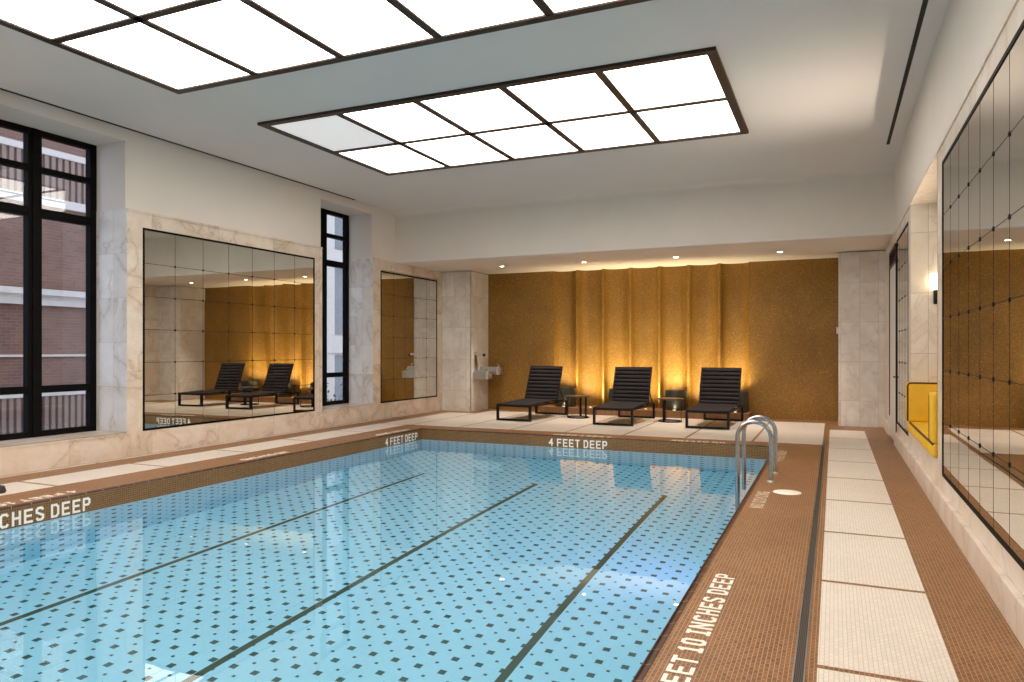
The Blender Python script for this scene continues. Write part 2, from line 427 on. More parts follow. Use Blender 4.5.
def window(n, y0, y1):
    ym = (y0 + y1) / 2
    b = B(); X0, X1 = XW - 0.05, XW + 0.05
    e0, e1 = y0 - 0.05, y1 + 0.03
    fr = 0.105
    b.box(X0, X1, e0, y0 + fr, RZ0, RZ1 + 0.01); b.box(X0, X1, y1 - fr + 0.01, e1, RZ0, RZ1 + 0.01)
    b.box(X0, X1, ym - 0.09, ym + 0.09, RZ0, RZ1); b.box(X1, X1 + 0.012, ym - 0.035, ym + 0.035, RZ0, RZ1)
    for a, c in ((y0, ym), (ym, y1)):
        for z0, z1 in ((RZ0, 0.435), (0.935, 1.03), (3.25, 3.37), (3.845, 3.92), (4.325, RZ1 + 0.01)): b.box(X0 + 0.005, X1 - 0.004, a, c, z0, z1)
    f = struct(b.done('window_%d' % n, 'black_steel'))
    b = B(); b.box(XW - 0.006, XW + 0.006, y0, y1, RZ0 + 0.02, RZ1 - 0.02)
    b.done('glass_pane', 'window_glass', f)
    return f
window(1, *RY[0])['label'] = 'tall black steel window looking on brick building'
window(2, *RY[1])['label'] = 'narrow tall black steel window beside second mirror'

# ------------------------------------------------------------------ mirrors
def mirror(label, side, y0, y1, z0, z1, nc, nr, seam=0.0045):
    X = XL if side == 'L' else XR
    s = 1 if side == 'L' else -1
    ym = (y0 + y1) / 2
    t = thing('wall_mirror', label, 'mirror', (X, ym, z0), 0, 'gridded antique mirrors')
    fw = 0.03; d0, d1 = X - s * 0.03, X + s * 0.006
    lo, hi = min(d0, d1), max(d0, d1)
    b = B(); b.box(lo, hi, y0, y0 + fw, z0, z1); b.box(lo, hi, y1 - fw, y1, z0, z1)
    b.box(lo, hi, y0 + fw, y1 - fw, z0, z0 + fw); b.box(lo, hi, y0 + fw, y1 - fw, z1 - fw, z1)
    b.done('frame', 'black_steel', t)
    a0, a1, c0, c1 = y0 + fw, y1 - fw, z0 + fw, z1 - fw
    dy, dz = (a1 - a0) / nc, (c1 - c0) / nr
    b = B(); rnd = random.Random(int(y0 * 100))
    for i in range(nc):
        for j in range(nr):
            ty, tz = rnd.uniform(-1, 1) * 0.0009, rnd.uniform(-1, 1) * 0.0009
            q = []
            for ii, jj in ((0, 0), (1, 0), (1, 1), (0, 1)):
                yy, zz = a0 + (i + ii) * dy, c0 + (j + jj) * dz
                q.append((X + s * 0.0005 + (ii - 0.5) * ty * dy + (jj - 0.5) * tz * dz, yy, zz))
            f = [b.b.verts.new(p) for p in q]; k = [b.b.verts.new((X - s * 0.02, p[1], p[2])) for p in q]
            b.b.faces.new(f); b.b.faces.new(k[::-1])
            for e in range(4): b.b.faces.new((f[e], f[(e + 1) % 4], k[(e + 1) % 4], k[e]))
    b.done('mirror_glass', 'antique_mirror', t)
    b = B(); h, hv = (seam / 2, 0.32) if side == 'R' else (seam * 0.7, 0.85); x0, x1 = sorted((X - s * 0.001, X + s * 0.0016))
    for i in range(1, nc): b.box(x0, x1, a0 + i * dy - h * hv, a0 + i * dy + h * hv, c0, c1)
    for j in range(1, nr): b.box(x0, x1, a0, a1, c0 + j * dz - h, c0 + j * dz + h)
    b.done('seam_grid', 'charcoal_metal', t)
    first = None
    for i in range(1, nc):
        for j in range(1, nr):
            if first is None:
                bb = B(); r = 0.017
                bb.lathe([(0, -0.001), (r, -0.001), (r * 0.95, 0.003), (r * 0.55, 0.006), (0, 0.007)], 12)
                bmesh.ops.rotate(bb.b, verts=bb.b.verts, cent=(0, 0, 0), matrix=Matrix.Rotation(s * PI / 2, 3, 'Y'))
                first = bb.done('rosette', 'charcoal_metal', t, local=True, smooth=True); ro = first
            else:
                ro = first.copy(); C.objects.link(ro)
            ro.location = (s * 0.0015, a0 + i * dy - ym, c0 + j * dz - z0)
    return t
mirror('large gridded mirror between the two left windows reflecting loungers', 'L', MR[0][0], MR[0][1], 0.357, 3.235, 7, 6)
mirror('narrower gridded mirror between far left window and drinking fountain', 'L', MR[1][0], MR[1][1], 0.357, 3.215, 5, 6)
mirror('tall gridded mirror on right wall nearest the camera', 'R', 3.95, 7.65, 0.35, 3.225, 8, 6)
mirror('slim gridded mirror between yellow niche and white door', 'R', 10.98, 12.93, 0.35, 3.225, 4, 6)

# ------------------------------------------------------------------ right wall with niche and door
NY0, NY1, NZ1, NX = 8.02, 10.68, 3.39, 1.42
RT = 3.42
b = B()
b.box(XR + 0.02, 1.9, YN, NY0, RT, ZC); b.box(XR + 0.02, 1.9, NY1, 17.1, RT, ZC); b.box(XR + 0.02, 1.9, NY0, NY1, RT, ZC)
wr = struct(b.done('wall_right', 'plaster'), 'warm white plaster wall above the marble')
b = B()
def rw(y0, y1, z0, z1, x0=XR, x1=1.9): b.box(x0, x1, y0, y1, z0, z1)
rw(YN, 3.95, 0, RT); rw(3.95, 7.65, 0, 0.35); rw(3.95, 7.65, 3.225, RT); rw(7.65, NY0, 0, RT)
b.box(0.94, 1.9, 3.95, 7.65, 0.35, 3.225); b.box(0.94, 1.9, 10.98, 12.93, 0.35, 3.225)
rw(NY0, NY1, NZ1, RT); rw(NY0, NY1, 0, 0.455)
rw(NY1, 10.98, 0, RT); rw(10.98, 12.93, 0, 0.35); rw(10.98, 12.93, 3.225, RT); rw(12.93, 14.32, 3.225, RT); rw(14.32, 15.8, 0, RT)
b.box(1.0, 1.9, 12.93, 14.32, 0, 3.225)
b.box(0.867, XR, YN, NY0, 0, 0.21, 0.008, 2); b.box(0.867, XR, NY0, 12.93, 0, 0.21, 0.008, 2); b.box(0.867, XR, 14.32, YC, 0, 0.21, 0.008, 2)
b.box(XR - 0.012, XR + 0.02, YN, YC, RT - 0.035, RT)
struct(b.done('wall_right_wainscot', 'marble_right'), 'cream marble wainscot with plinth along right wall')
b = B(); b.box(NX, 1.9, NY0, NY1, 0.455, NZ1)
nb = struct(b.done('wall_niche', 'marble_right'), 'marble back of the seating niche')
b = B(); b.box(XR, NX, NY1 - 0.004, NY1 + 0.02, 0.455, NZ1); b.box(XR, NX, NY0 - 0.02, NY0 + 0.004, 0.455, NZ1)
b.done('side_panel', 'marble_niche', nb)

# door
b = B(); d0, d1 = 12.95, 14.30
b.box(0.895, 1.0, d0, d0 + 0.035, 0.0, 3.20); b.box(0.885, 1.0, d1 - 0.05, d1, 0.36, 3.20)
b.box(0.885, 1.0, d0, d1, 3.15, 3.20); b.box(0.89, 1.0, d0, d1, 2.90, 2.95)
door = struct(b.done('door_1', 'bronze_frame'), 'dark framed white door with transom')
lf = B().box(0.898, 0.95, d0 + 0.036, d1 - 0.052, 0.01, 2.895).done('door_leaf', 'door_white', door)
B().box(0.95, 0.965, d0 + 0.05, d1 - 0.05, 2.95, 3.15).done('transom_light', 'facade_glass', door)
B().box(0.865, 1.0, d1 - 0.06, d1 + 0.03, 0, 0.36, 0.006).done('plinth_block', 'marble_right', door)
b = B(); b.tube([(0.93, d0 + 0.13, 1.07), (0.885, d0 + 0.13, 1.07)], 0.012, 10); b.tube([(0.885, d0 + 0.12, 1.07), (0.885, d0 + 0.26, 1.07)], 0.011, 10)
b.done('door_handle', 'charcoal_metal', door, smooth=True)

# ------------------------------------------------------------------ far end: gold wall, columns
def flute_profile():
    xs = [-6.36, -5.735, -5.08, -4.417, -3.732, -3.063, -2.38, -1.713]
    pts = [(-8.3, YB)]
    for a, c in zip(xs, xs[1:]):
        pts.append((a - 0.001, YB)); pts.append((a + 0.055, YB))
        w = c - a - 0.06; n = 14
        for k in range(n + 1):
            u = k / n; pts.append((a + 0.058 + w * u, YB + 0.02 + 0.20 * math.sqrt(max(0.0, 1 - abs(2 * u - 1) ** 2.4))))
    pts += [(-1.713, YB), (0.3, YB)]
    return pts
pr = flute_profile()
b = B(); b.prism(pr + [(0.3, 17.33), (-8.3, 17.33)], 0.0, ZS + 0.02, 'z')
struct(b.done('wall_far', 'gold_mosaic'), 'gold mosaic wall with seven concave flutes')
b = B(); b.box(-6.42, -1.65, 16.04, 16.95, 0, 0.15)
struct(b.done('trim_5', 'tan_mosaic'), 'low mosaic ledge along the gold wall')
b = B(); b.box(-9.0, -8.1145, YC, 17.1, 0, 3.43)
b.box(-9.0, -8.12, YC - 0.012, YC + 0.1, 3.36, 3.43)
cl = struct(b.done('wall_far_left', 'marble_column'), 'white marble tiled pier on the left')
B().box(-8.13, -8.11, YC, 16.95, 0, 3.43).done('pier_side', 'marble_column_side', cl)
b = B(); b.box(0.085, 1.9, YC, 17.1, 0, 3.43); b.box(0.075, XR, YC - 0.014, YC + 0.1, 3.34, 3.43); b.box(0.078, XR, YC - 0.018, YC + 0.1, 0, 0.16)
struct(b.done('wall_far_right', 'marble_column'), 'white marble tiled pier on the right')
struct(B().box(-9.7, 1.9, YN - 0.1, YN, 0, ZC).done('wall_near', 'plaster'), 'plaster wall behind the camera')

# ------------------------------------------------------------------ skylight panels
def light_panel(label, y0, y1, dim=()):
    x0, x1 = -7.10, -1.09
    t = thing('ceiling_light', label, 'ceiling light', ((x0 + x1) / 2, (y0 + y1) / 2, ZC), 0, 'gridded ceiling lights over the pool')
    fw, zb, zt = 0.10, ZC - 0.035, ZC + 0.01
    b = B()
    b.box(x0, x1, y0, y0 + fw, zb, zt); b.box(x0, x1, y1 - fw, y1, zb, zt)
    b.box(x0, x0 + fw, y0 + fw, y1 - fw, zb, zt); b.box(x1 - fw, x1, y0 + fw, y1 - fw, zb, zt)
    b.done('frame', 'bronze_frame', t)
    ix0, ix1, iy0, iy1 = x0 + fw, x1 - fw, y0 + fw, y1 - fw
    b = B(); xw = (ix1 - ix0) / 5; ym = (iy0 + iy1) / 2
    for k in range(1, 5): b.box(ix0 + k * xw - 0.045, ix0 + k * xw + 0.045, iy0, iy1, zb + 0.004, zt)
    b.box(ix0, ix1, ym - 0.045, ym + 0.045, zb + 0.004, zt)
    b.done('glazing_bars', 'bronze_frame', t)
    for k in range(5):
        for j, (a, c) in enumerate(((iy0, ym), (ym, iy1))):
            o = B().box(ix0 + k * xw, ix0 + (k + 1) * xw, a, c, ZC - 0.018, ZC - 0.004).done('panel', 'dim_panel' if (k, j) in dim else 'lit_panel', t)
            if (k, j) in dim: o['label'] = 'dim grey panel with a weak emission'
light_panel('lit ceiling panel grid nearest the camera, cut by the top edge', 3.12, 6.22)
light_panel('ten-pane lit ceiling grid nearer the gold wall, one pane dim', 7.50, 10.60, ((0, 0),))
light_panel('unseen lit panel grid added behind the camera for more light', -1.26, 1.84)  # out of view, added to raise the light level in the hall

def slot(label, x, y0, y1):
    t = thing('slot_diffuser', label, 'air vent', (x, (y0 + y1) / 2, ZC), 0, 'ceiling slot diffusers')
    b = B(); w = 0.022
    b.box(x - w, x - w + 0.006, y0, y1, ZC - 0.006, ZC + 0.01); b.box(x + w - 0.006, x + w, y0, y1, ZC - 0.006, ZC + 0.01)
    b.box(x - w, x + w, y0 - 0.006, y0, ZC - 0.006, ZC + 0.01); b.box(x - w, x + w, y1, y1 + 0.006, ZC - 0.006, ZC + 0.01)
    b.done('slot_frame', 'charcoal_metal', t)
    B().box(x - w + 0.006, x + w - 0.006, y0, y1, ZC - 0.003, ZC + 0.008).done('slot_baffle', 'dark_inside', t)
slot('thin black ceiling slot running along the left wall', XL + 0.0, -6.0, 12.15)
slot('black ceiling slot running along the right wall', 0.735, -6.0, 12.10)

def downlight(x, y, label):
    t = thing('downlight', label, 'downlight', (x, y, ZS), 0, 'downlights in the soffit')
    b = B(); b.lathe([(0.052, 0.004), (0.064, 0.002), (0.066, -0.004), (0.056, -0.007), (0.050, -0.003)], 24)
    b.done('trim_ring', 'white_plastic', t, local=True, smooth=True)
    B().lathe([(0, -0.0025), (0.051, -0.0025), (0.051, 0.002), (0, 0.002)], 24).done('lens', 'downlight_lens', t, local=True)
    L = bpy.data.lights.new('downlight_beam', 'SPOT'); L.energy = 250; L.color = (1.0, 0.88, 0.76)
    L.spot_size = R(74); L.spot_blend = 0.7; L.shadow_soft_size = 0.035
    lo = bpy.data.objects.new('downlight_beam', L); C.objects.link(lo); lo.parent = t; lo.location = (0, 0, -0.02)
DL = ('round downlight above the drinking fountain end of the soffit', 'round downlight above the gap between first lounger and first side table',
      'round downlight above the second side table', 'round downlight nearest the right marble pier')
for x, l in zip((-7.05, -5.05, -3.03, -0.98), DL): downlight(x, 15.25, l)

# uplights on the ledge
UL = ['small bright uplight on the ledge under flute %s of the gold wall' % q for q in
      ('one, leftmost', 'two', 'three', 'four, the middle', 'five', 'six', 'seven, rightmost')]
for k in range(7):
    x = -5.83 + 0.649 * k
    t = thing('uplight', UL[k], 'uplight', (x, 16.12, 0.15), 0, 'uplights along the gold wall')
    B().lathe([(0, 0), (0.05, 0), (0.05, 0.018), (0.04, 0.024), (0.036, 0.02)], 20).done('housing', 'brushed_steel', t, local=True, smooth=True)
    B().lathe([(0, 0.016), (0.037, 0.016), (0.037, 0.021), (0, 0.021)], 20).done('lens', 'uplight_lens', t, local=True)
    L = bpy.data.lights.new('uplight_beam', 'SPOT'); L.energy = 1.5 if k % 2 == 0 else 215; L.color = (1.0, 0.84, 0.50)
    L.spot_size = R(105); L.spot_blend = 0.9; L.shadow_soft_size = 0.03
    lo = bpy.data.objects.new('uplight_beam', L); C.objects.link(lo); lo.parent = t; lo.location = (0, 0, 0.04)
    lo.rotation_euler = (PI - R(32), 0, 0)

# cylinders on the ledge
CY = ('grey metal cylinder half hidden behind the first lounger, beside the first side table', 'grey metal cylinder half hidden behind the middle lounger',
      'grey metal cylinder behind the second side table, fully seen', 'grey metal cylinder half hidden behind the right lounger')
for k, l in enumerate(CY):
    x = -5.91 + 1.32 * k
    t = thing('metal_uplighter', l, 'floor light', (x, 16.44, 0.15), 0, 'metal cylinders along the gold wall')
    B().lathe([(0, 0.0), (0.245, 0.0), (0.25, 0.01), (0.25, 0.44), (0.244, 0.445), (0.238, 0.44), (0.238, 0.05), (0, 0.05)], 40).done('shell', 'grey_metal', t, local=True, smooth=True)
    B().lathe([(0, 0.05), (0.237, 0.05), (0.237, 0.40), (0, 0.40)], 32).done('lamp_deck', 'dark_inside', t, local=True)
    B().lathe([(0, 0.40), (0.05, 0.40), (0.05, 0.42), (0, 0.42)], 24).done('lamp_lens', 'uplight_lens', t, local=True)
    L = bpy.data.lights.new('can_beam', 'SPOT'); L.energy = 48; L.color = (1.0, 0.84, 0.50); L.spot_size = R(125); L.spot_blend = 0.9; L.shadow_soft_size = 0.04
    lo = bpy.data.objects.new('can_beam', L); C.objects.link(lo); lo.parent = t; lo.location = (0, 0, 0.445); lo.rotation_euler = (PI - R(30), 0, 0)

# ------------------------------------------------------------------ sun loungers
def make_lounger():
    t = thing('sun_lounger', '', 'sun lounger', (0, 0, 0), 0, 'black sun loungers by the gold wall')
    W, s, H, dp = 0.41, 0.042, 0.34, 0.060
    def loop(y, name):
        b = B()
        b.box(-W, W, y - dp / 2, y + dp / 2, 0, s); b.box(-W, W, y - dp / 2, y + dp / 2, H - s, H)
        b.box(-W, -W + s, y - dp / 2, y + dp / 2, s, H - s); b.box(W - s, W, y - dp / 2, y + dp / 2, s, H - s)
        return b.done(name, 'charcoal_metal', t, local=True)
    loop(0.02, 'leg_frame'); loop(1.83, 'leg_frame')
    b = B()
    for sx in (-1, 1): b.bar((sx * (W - s / 2), 0.02, H - s / 2), (sx * (W - s / 2), 1.83, H - s / 2), 0.026, 0.03)
    b.bar((-W + s, 1.25, H - 0.03), (W - s, 1.25, H - 0.03), 0.024)
    b.done('side_rails', 'charcoal_metal', t, local=True)
    # sling seat: a padded sheet that sags between the rails
    b = B(); nx, ny = 10, 28; y0, y1 = 0.0, 1.33; hw = W - 0.012
    top, bot = [], []
    for j in range(ny + 1):
        v = j / ny; y = y0 + (y1 - y0) * v
        zc = H + 0.012 + 0.045 * v
        rt, rb = [], []
        for i in range(nx + 1):
            u = 2 * i / nx - 1
            sag = 0.030 * (1 - u * u) * math.sin(PI * min(1, v * 1.1 + 0.05))
            rt.append(b.b.verts.new((u * hw, y, zc - sag))); rb.append(b.b.verts.new((u * hw, y, zc - sag - 0.022)))
        top.append(rt); bot.append(rb)
    for j in range(ny):
        for i in range(nx):
            b.b.faces.new((top[j][i], top[j][i + 1], top[j + 1][i + 1], top[j + 1][i])); b.b.faces.new((bot[j][i], bot[j + 1][i], bot[j + 1][i + 1], bot[j][i + 1]))
        b.b.faces.new((top[j][0], top[j + 1][0], bot[j + 1][0], bot[j][0])); b.b.faces.new((top[j][nx], bot[j][nx], bot[j + 1][nx], top[j + 1][nx]))
    for i in range(nx):
        b.b.faces.new((top[0][i], bot[0][i], bot[0][i + 1], top[0][i + 1])); b.b.faces.new((top[ny][i], top[ny][i + 1], bot[ny][i + 1], bot[ny][i]))
    b.done('seat', 'sling_fabric', t, local=True, smooth=True)
    # backrest with horizontal padded channels
    by, bz, ang, Lb = 1.29, H + 0.035, R(68), 0.80
    du = Vector((0, math.cos(ang), math.sin(ang))); dn = Vector((0, -math.sin(ang), math.cos(ang)))
    b = B(); ribs = 9; m = ribs * 8; hw = W - 0.018; F, K = [], []
    for j in range(m + 1):
        v = j / m; sv = Lb * v
        ph = v * ribs
        bump = 0.030 * abs(math.sin(PI * ph)) ** 0.55
        p = Vector((0, by, bz)) + du * sv
        rf, rk = [], []
        for x in (-hw, -hw + 0.03, -hw * 0.4, hw * 0.4, hw - 0.03, hw):
            edge = 0.35 if abs(abs(x) - hw) < 1e-6 else 1.0
            q = p + dn * (0.006 + bump * edge); q2 = p - dn * (0.008 + bump * 0.4 * edge)
            rf.append(b.b.verts.new((x, q.y, q.z))); rk.append(b.b.verts.new((x, q2.y, q2.z)))
        F.append(rf); K.append(rk)
    n = 6
    for j in range(m):
        for i in range(n - 1):
            b.b.faces.new((F[j][i], F[j][i + 1], F[j + 1][i + 1], F[j + 1][i])); b.b.faces.new((K[j][i], K[j + 1][i], K[j + 1][i + 1], K[j][i + 1]))
        b.b.faces.new((F[j][0], F[j + 1][0], K[j + 1][0], K[j][0])); b.b.faces.new((F[j][-1], K[j][-1], K[j + 1][-1], F[j + 1][-1]))
    for i in range(n - 1):
        b.b.faces.new((F[0][i], K[0][i], K[0][i + 1], F[0][i + 1])); b.b.faces.new((F[m][i], F[m][i + 1], K[m][i + 1], K[m][i]))
    b.done('backrest', 'sling_fabric', t, local=True, smooth=True)
    b = B(); P0 = Vector((0, by, bz)); P1 = P0 + du * (Lb + 0.008)
    for sx in (-1, 1): b.bar((sx * (W - 0.008), P0.y, P0.z), (sx * (W - 0.008), P1.y, P1.z), 0.02, 0.032)
    b.bar((-W, P1.y, P1.z), (W, P1.y, P1.z), 0.024, 0.02)
    b.done('back_frame', 'charcoal_metal', t, local=True)
    b = B(); Q = P0 + du * (Lb * 0.42)
    for sx in (-1, 1): b.bar((sx * (W - 0.03), Q.y, Q.z), (sx * (W - 0.03), 1.74, H - 0.01), 0.016)
    b.bar((-W + 0.03, 1.74, H - 0.01), (W - 0.03, 1.74, H - 0.01), 0.016)
    b.done('back_strut', 'charcoal_metal', t, local=True)
    return t
LP = [(-6.20, 13.98, R(-5), 'black ribbed sun lounger leftmost of three, nearest the drinking fountain'),
      (-4.02, 13.94, R(-0.5), 'black ribbed sun lounger in the middle, between the two side tables'),
      (-2.20, 14.05, R(-1.5), 'black ribbed sun lounger rightmost, behind the pool ladder')]
proto = make_lounger()
for i, (x, y, rz, l) in enumerate(LP):
    o = proto if i == 0 else copy_tree(proto)
    o.location = (x, y, 0.0015); o.rotation_euler = (0, 0, rz); o['label'] = l

# side tables
def make_table():
    t = thing('side_table', '', 'side table', (0, 0, 0), 0, 'round black side tables')
    B().lathe([(0, 0.462), (0.262, 0.462), (0.275, 0.468), (0.280, 0.478), (0.275, 0.488), (0.262, 0.490), (0, 0.490)], 48).done('tabletop', 'table_top', t, local=True, smooth=True)
    b = B(); b.tube([(0.235 * math.cos(2 * PI * k / 40), 0.235 * math.sin(2 * PI * k / 40), 0.012) for k in range(40)], 0.013, 8, closed=True)
    b.done('base_ring', 'charcoal_metal', t, local=True, smooth=True)
    for k in range(3):
        an = R(215) + 2 * PI * k / 3
        c, s_ = math.cos(an), math.sin(an)
        b = B(); r = 0.236
        b.bar((r * c, r * s_, 0.005), (r * c, r * s_, 0.464), 0.012, 0.05, up=(-s_, c, 0)); b.done('leg', 'charcoal_metal', t, local=True)
    return t
tp = make_table()
for i, (x, y, rz, l) in enumerate(((-5.20, 15.28, 0, 'round black side table between the left and middle loungers'), (-3.15, 15.22, R(35), 'round black side table between the middle and right loungers'))):
    o = tp if i == 0 else copy_tree(tp)
    o.location = (x, y, 0.0015); o.rotation_euler = (0, 0, rz); o['label'] = l

# ------------------------------------------------------------------ pool ladder
t = thing('pool_ladder', 'stainless steel pool ladder with two arched handrails at right edge', 'pool ladder', (-0.84, 9.07, 0))
for y in (8.75, 9.40):
    xa, xb, zt = -1.025, -0.655, 0.675
    r = (xb - xa) / 2; cx = (xa + xb) / 2
    pts = [(xb, y, -0.02), (xb, y, 0.2), (xb, y, zt - r)]
    pts += [(cx + r * math.cos(PI * k / 16), y, zt - r + r * math.sin(PI * k / 16)) for k in range(1, 16)]
    pts += [(xa, y, zt - r), (xa, y, 0.1), (xa, y, -0.9), (xa + 0.03, y, -1.15), (PR - 0.02, y, -1.2)]
    B().tube(pts, 0.0255, 16).done('handrail', 'stainless', t, smooth=True)
    B().lathe([(0.026, 0.016), (0.034, 0.014), (0.054, 0.005), (0.056, 0.0), (0.02, 0.0)], 28, (xb, y)).done('flange', 'brushed_steel', t, smooth=True)
for z in (-0.36, -0.64, -0.92):
    B().box(-1.08, -0.97, 8.775, 9.375, z - 0.015, z + 0.015, 0.006).done('tread', 'white_step', t)

# ------------------------------------------------------------------ trench drain
t = thing('trench_drain', 'long dark slotted drain between brown and white paving', 'drain', (-0.148, 3.0, 0))
b = B(); b.box(-0.176, -0.169, YN + 0.5, 12.38, -0.02, 0.003); b.box(-0.128, -0.122, YN + 0.5, 12.38, -0.02, 0.003)
b.done('drain_edge', 'brushed_steel', t)
B().box(-0.169, -0.128, YN + 0.5, 12.38, -0.02, 0.0015).done('grate', 'drain_grate', t, loc=(0, 0, 0)).location = (0.148, -3.0, 0)

# ------------------------------------------------------------------ mosaic lettering
GL = {
 'F': (4, [((0,0),(0,7)), ((0,7),(4,7)), ((0,3.6),(3.3,3.6))]),
 'E': (4, [((0,0),(0,7)), ((0,7),(4,7)), ((0,3.6),(3.4,3.6)), ((0,0),(4,0))]),
 'T': (4, [((2,0),(2,7)), ((0,7),(4,7))]),
 'D': (4, [((0,0),(0,7)), ((0,7),(2.8,7)), ((2.8,7),(4,5.6)), ((4,5.6),(4,1.4)), ((4,1.4),(2.8,0)), ((2.8,0),(0,0))]),
 'P': (4, [((0,0),(0,7)), ((0,7),(3,7)), ((3,7),(4,6)), ((4,6),(4,4.2)), ((4,4.2),(3,3.2)), ((3,3.2),(0,3.2))]),
 'I': (2.4, [((1.2,0),(1.2,7)), ((0,7),(2.4,7)), ((0,0),(2.4,0))]),
 'N': (4, [((0,0),(0,7)), ((4,0),(4,7)), ((0,7),(4,0))]),
 'C': (4, [((4,6),(3,7)), ((3,7),(1,7)), ((1,7),(0,6)), ((0,6),(0,1)), ((0,1),(1,0)), ((1,0),(3,0)), ((3,0),(4,1))]),
 'H': (4, [((0,0),(0,7)), ((4,0),(4,7)), ((0,3.6),(4,3.6))]),
 'S': (4, [((4,6),(3,7)), ((3,7),(1,7)), ((1,7),(0,6)), ((0,6),(0,4.6)), ((0,4.6),(4,2.4)), ((4,2.4),(4,1)), ((4,1),(3,0)), ((3,0),(1,0)), ((1,0),(0,1))]),
 'O': (4, [((1,0),(3,0)), ((3,0),(4,1)), ((4,1),(4,6)), ((4,6),(3,7)), ((3,7),(1,7)), ((1,7),(0,6)), ((0,6),(0,1)), ((0,1),(1,0))]),
 'V': (4, [((0,7),(2,0)), ((4,7),(2,0))]),
 'G': (4, [((4,6),(3,7)), ((3,7),(1,7)), ((1,7),(0,6)), ((0,6),(0,1)), ((0,1),(1,0)), ((1,0),(3,0)), ((3,0),(4,1)), ((4,1),(4,3)), ((4,3),(2.4,3))]),
 '1': (2.4, [((1.2,0),(1.2,7)), ((0,5.8),(1.2,7)), ((0,0),(2.4,0))]),
 '0': (3.6, [((0.9,0),(2.7,0)), ((2.7,0),(3.6,1)), ((3.6,1),(3.6,6)), ((3.6,6),(2.7,7)), ((2.7,7),(0.9,7)), ((0.9,7),(0,6)), ((0,6),(0,1)), ((0,1),(0.9,0))]),
 '4': (4, [((3,0),(3,7)), ((3,7),(0,2.6)), ((0,2.6),(4,2.6))]),
}
def marking(txt, height, length, loc, mat3, label, group=None, mat='tile_white'):
    """flat mosaic letters, each a part: local x reads, local y is up"""
    t = thing('depth_marking' if 'DEEP' in txt else 'warning_marking', label, 'floor marking' if abs(mat3[2][2]) > 0.5 else 'depth marking')
    sp, wsp, th = 3.2, 2.65, 1.4
    wid = 0; pos = []
    for ch in txt:
        if ch == ' ': wid += wsp; continue
        pos.append((ch, wid)); wid += GL[ch][0] + sp
    wid -= sp
    at_end = length < 0; length = (wid + th) * 0.0156
    m = Matrix(mat3).transposed().to_4x4(); m.translation = Vector(loc) - (Vector(mat3[0]) * length if at_end else Vector()); t.matrix_world = m
    sx = length / (wid + th); sy = height / (7 + th)
    for ch, px in pos:
        b = B()
        for i, ((a, c), (d, e)) in enumerate(GL[ch][1]):
            p = Vector(((px + a + th / 2) * sx, (c + th / 2) * sy)); q = Vector(((px + d + th / 2) * sx, (e + th / 2) * sy))
            u = (q - p).normalized(); n = Vector((-u.y, u.x)); tx = th * sx / 2; ty = th * sy / 2
            ex = Vector((u.x * tx, u.y * ty)); nn = Vector((n.x * tx, n.y * ty))
            if abs(u.x) > 0.05 and abs(u.y) > 0.05: ex *= 0.4
            p -= ex; q += ex
            b.prism([tuple(p - nn), tuple(q - nn), tuple(q + nn), tuple(p + nn)], -0.001, 0.0015 + 0.00012 * i)
        b.done('letter', mat, t, local=True)
    return t
X, Y, Z = (1, 0, 0), (0, 1, 0), (0, 0, 1)
nX, nY = (-1, 0, 0), (0, -1, 0)
e = 0.001
marking('4 FEET DEEP', 0.138, 1.09, (-4.60, PF - e, -0.192), (X, Z, nY), 'white letters 4 FEET DEEP on the far pool rim')
marking('4 FEET DEEP', 0.138, 1.09, (PL + e, 10.69, -0.192), (Y, Z, X), 'white letters 4 FEET DEEP on the left pool rim near corner')
marking('4 FEET 10 INCHES DEEP', 0.138, -1, (PL + e, 5.175, -0.192), (Y, Z, X), 'white letters ending INCHES DEEP on the near left pool rim')
marking('4 FEET 10 INCHES DEEP', 0.125, -1, (-0.595, 4.99, 0.0005), (Y, nX, Z), 'white letters reading 10 INCHES DEEP on brown deck right of pool')
marking('NO DIVING', 0.125, 0.98, (-0.615, 7.22, 0.0005), (Y, nX, Z), 'worn white lettering on right deck beside the white round lid', mat='tile_worn')
marking('4 FEET DEEP', 0.115, 1.09, (-0.632, 10.42, 0.0005), (Y, nX, Z), 'small white lettering on right deck beyond the pool ladder', mat='tile_worn')
marking('4 FEET 10 INCHES DEEP', 0.125, 1.98, (-7.44, 5.14, 0.0005), (nY, X, Z), 'white lettering on left deck edge above INCHES DEEP rim letters')
marking('NO DIVING', 0.125, 0.98, (-7.44, 8.37, 0.0005), (nY, X, Z), 'white lettering on left deck edge below the large mirror')
marking('4 FEET DEEP', 0.125, 1.09, (-7.44, 11.72, 0.0005), (nY, X, Z), 'white lettering on left deck edge near the far corner')
marking('NO DIVING', 0.125, 0.98, (-1.61, PF + 0.225, 0.0005), (nX, nY, Z), 'white lettering on the far deck edge below right lounger')
marking('4 FEET DEEP', 0.125, 1.09, (-3.50, PF + 0.225, 0.0005), (nX, nY, Z), 'white lettering on the far deck edge above FEET DEEP rim letters')
o = B().lathe([(0, 0.004), (0.132, 0.004), (0.142, 0.0), (0, 0.0)], 48, (-0.452, 8.15)).done('skimmer_lid', 'tile_white', loc=(-0.452, 8.15, 0), smooth=True)
tag(o, 'round cream white lid set in brown deck near the ladder', 'lid')

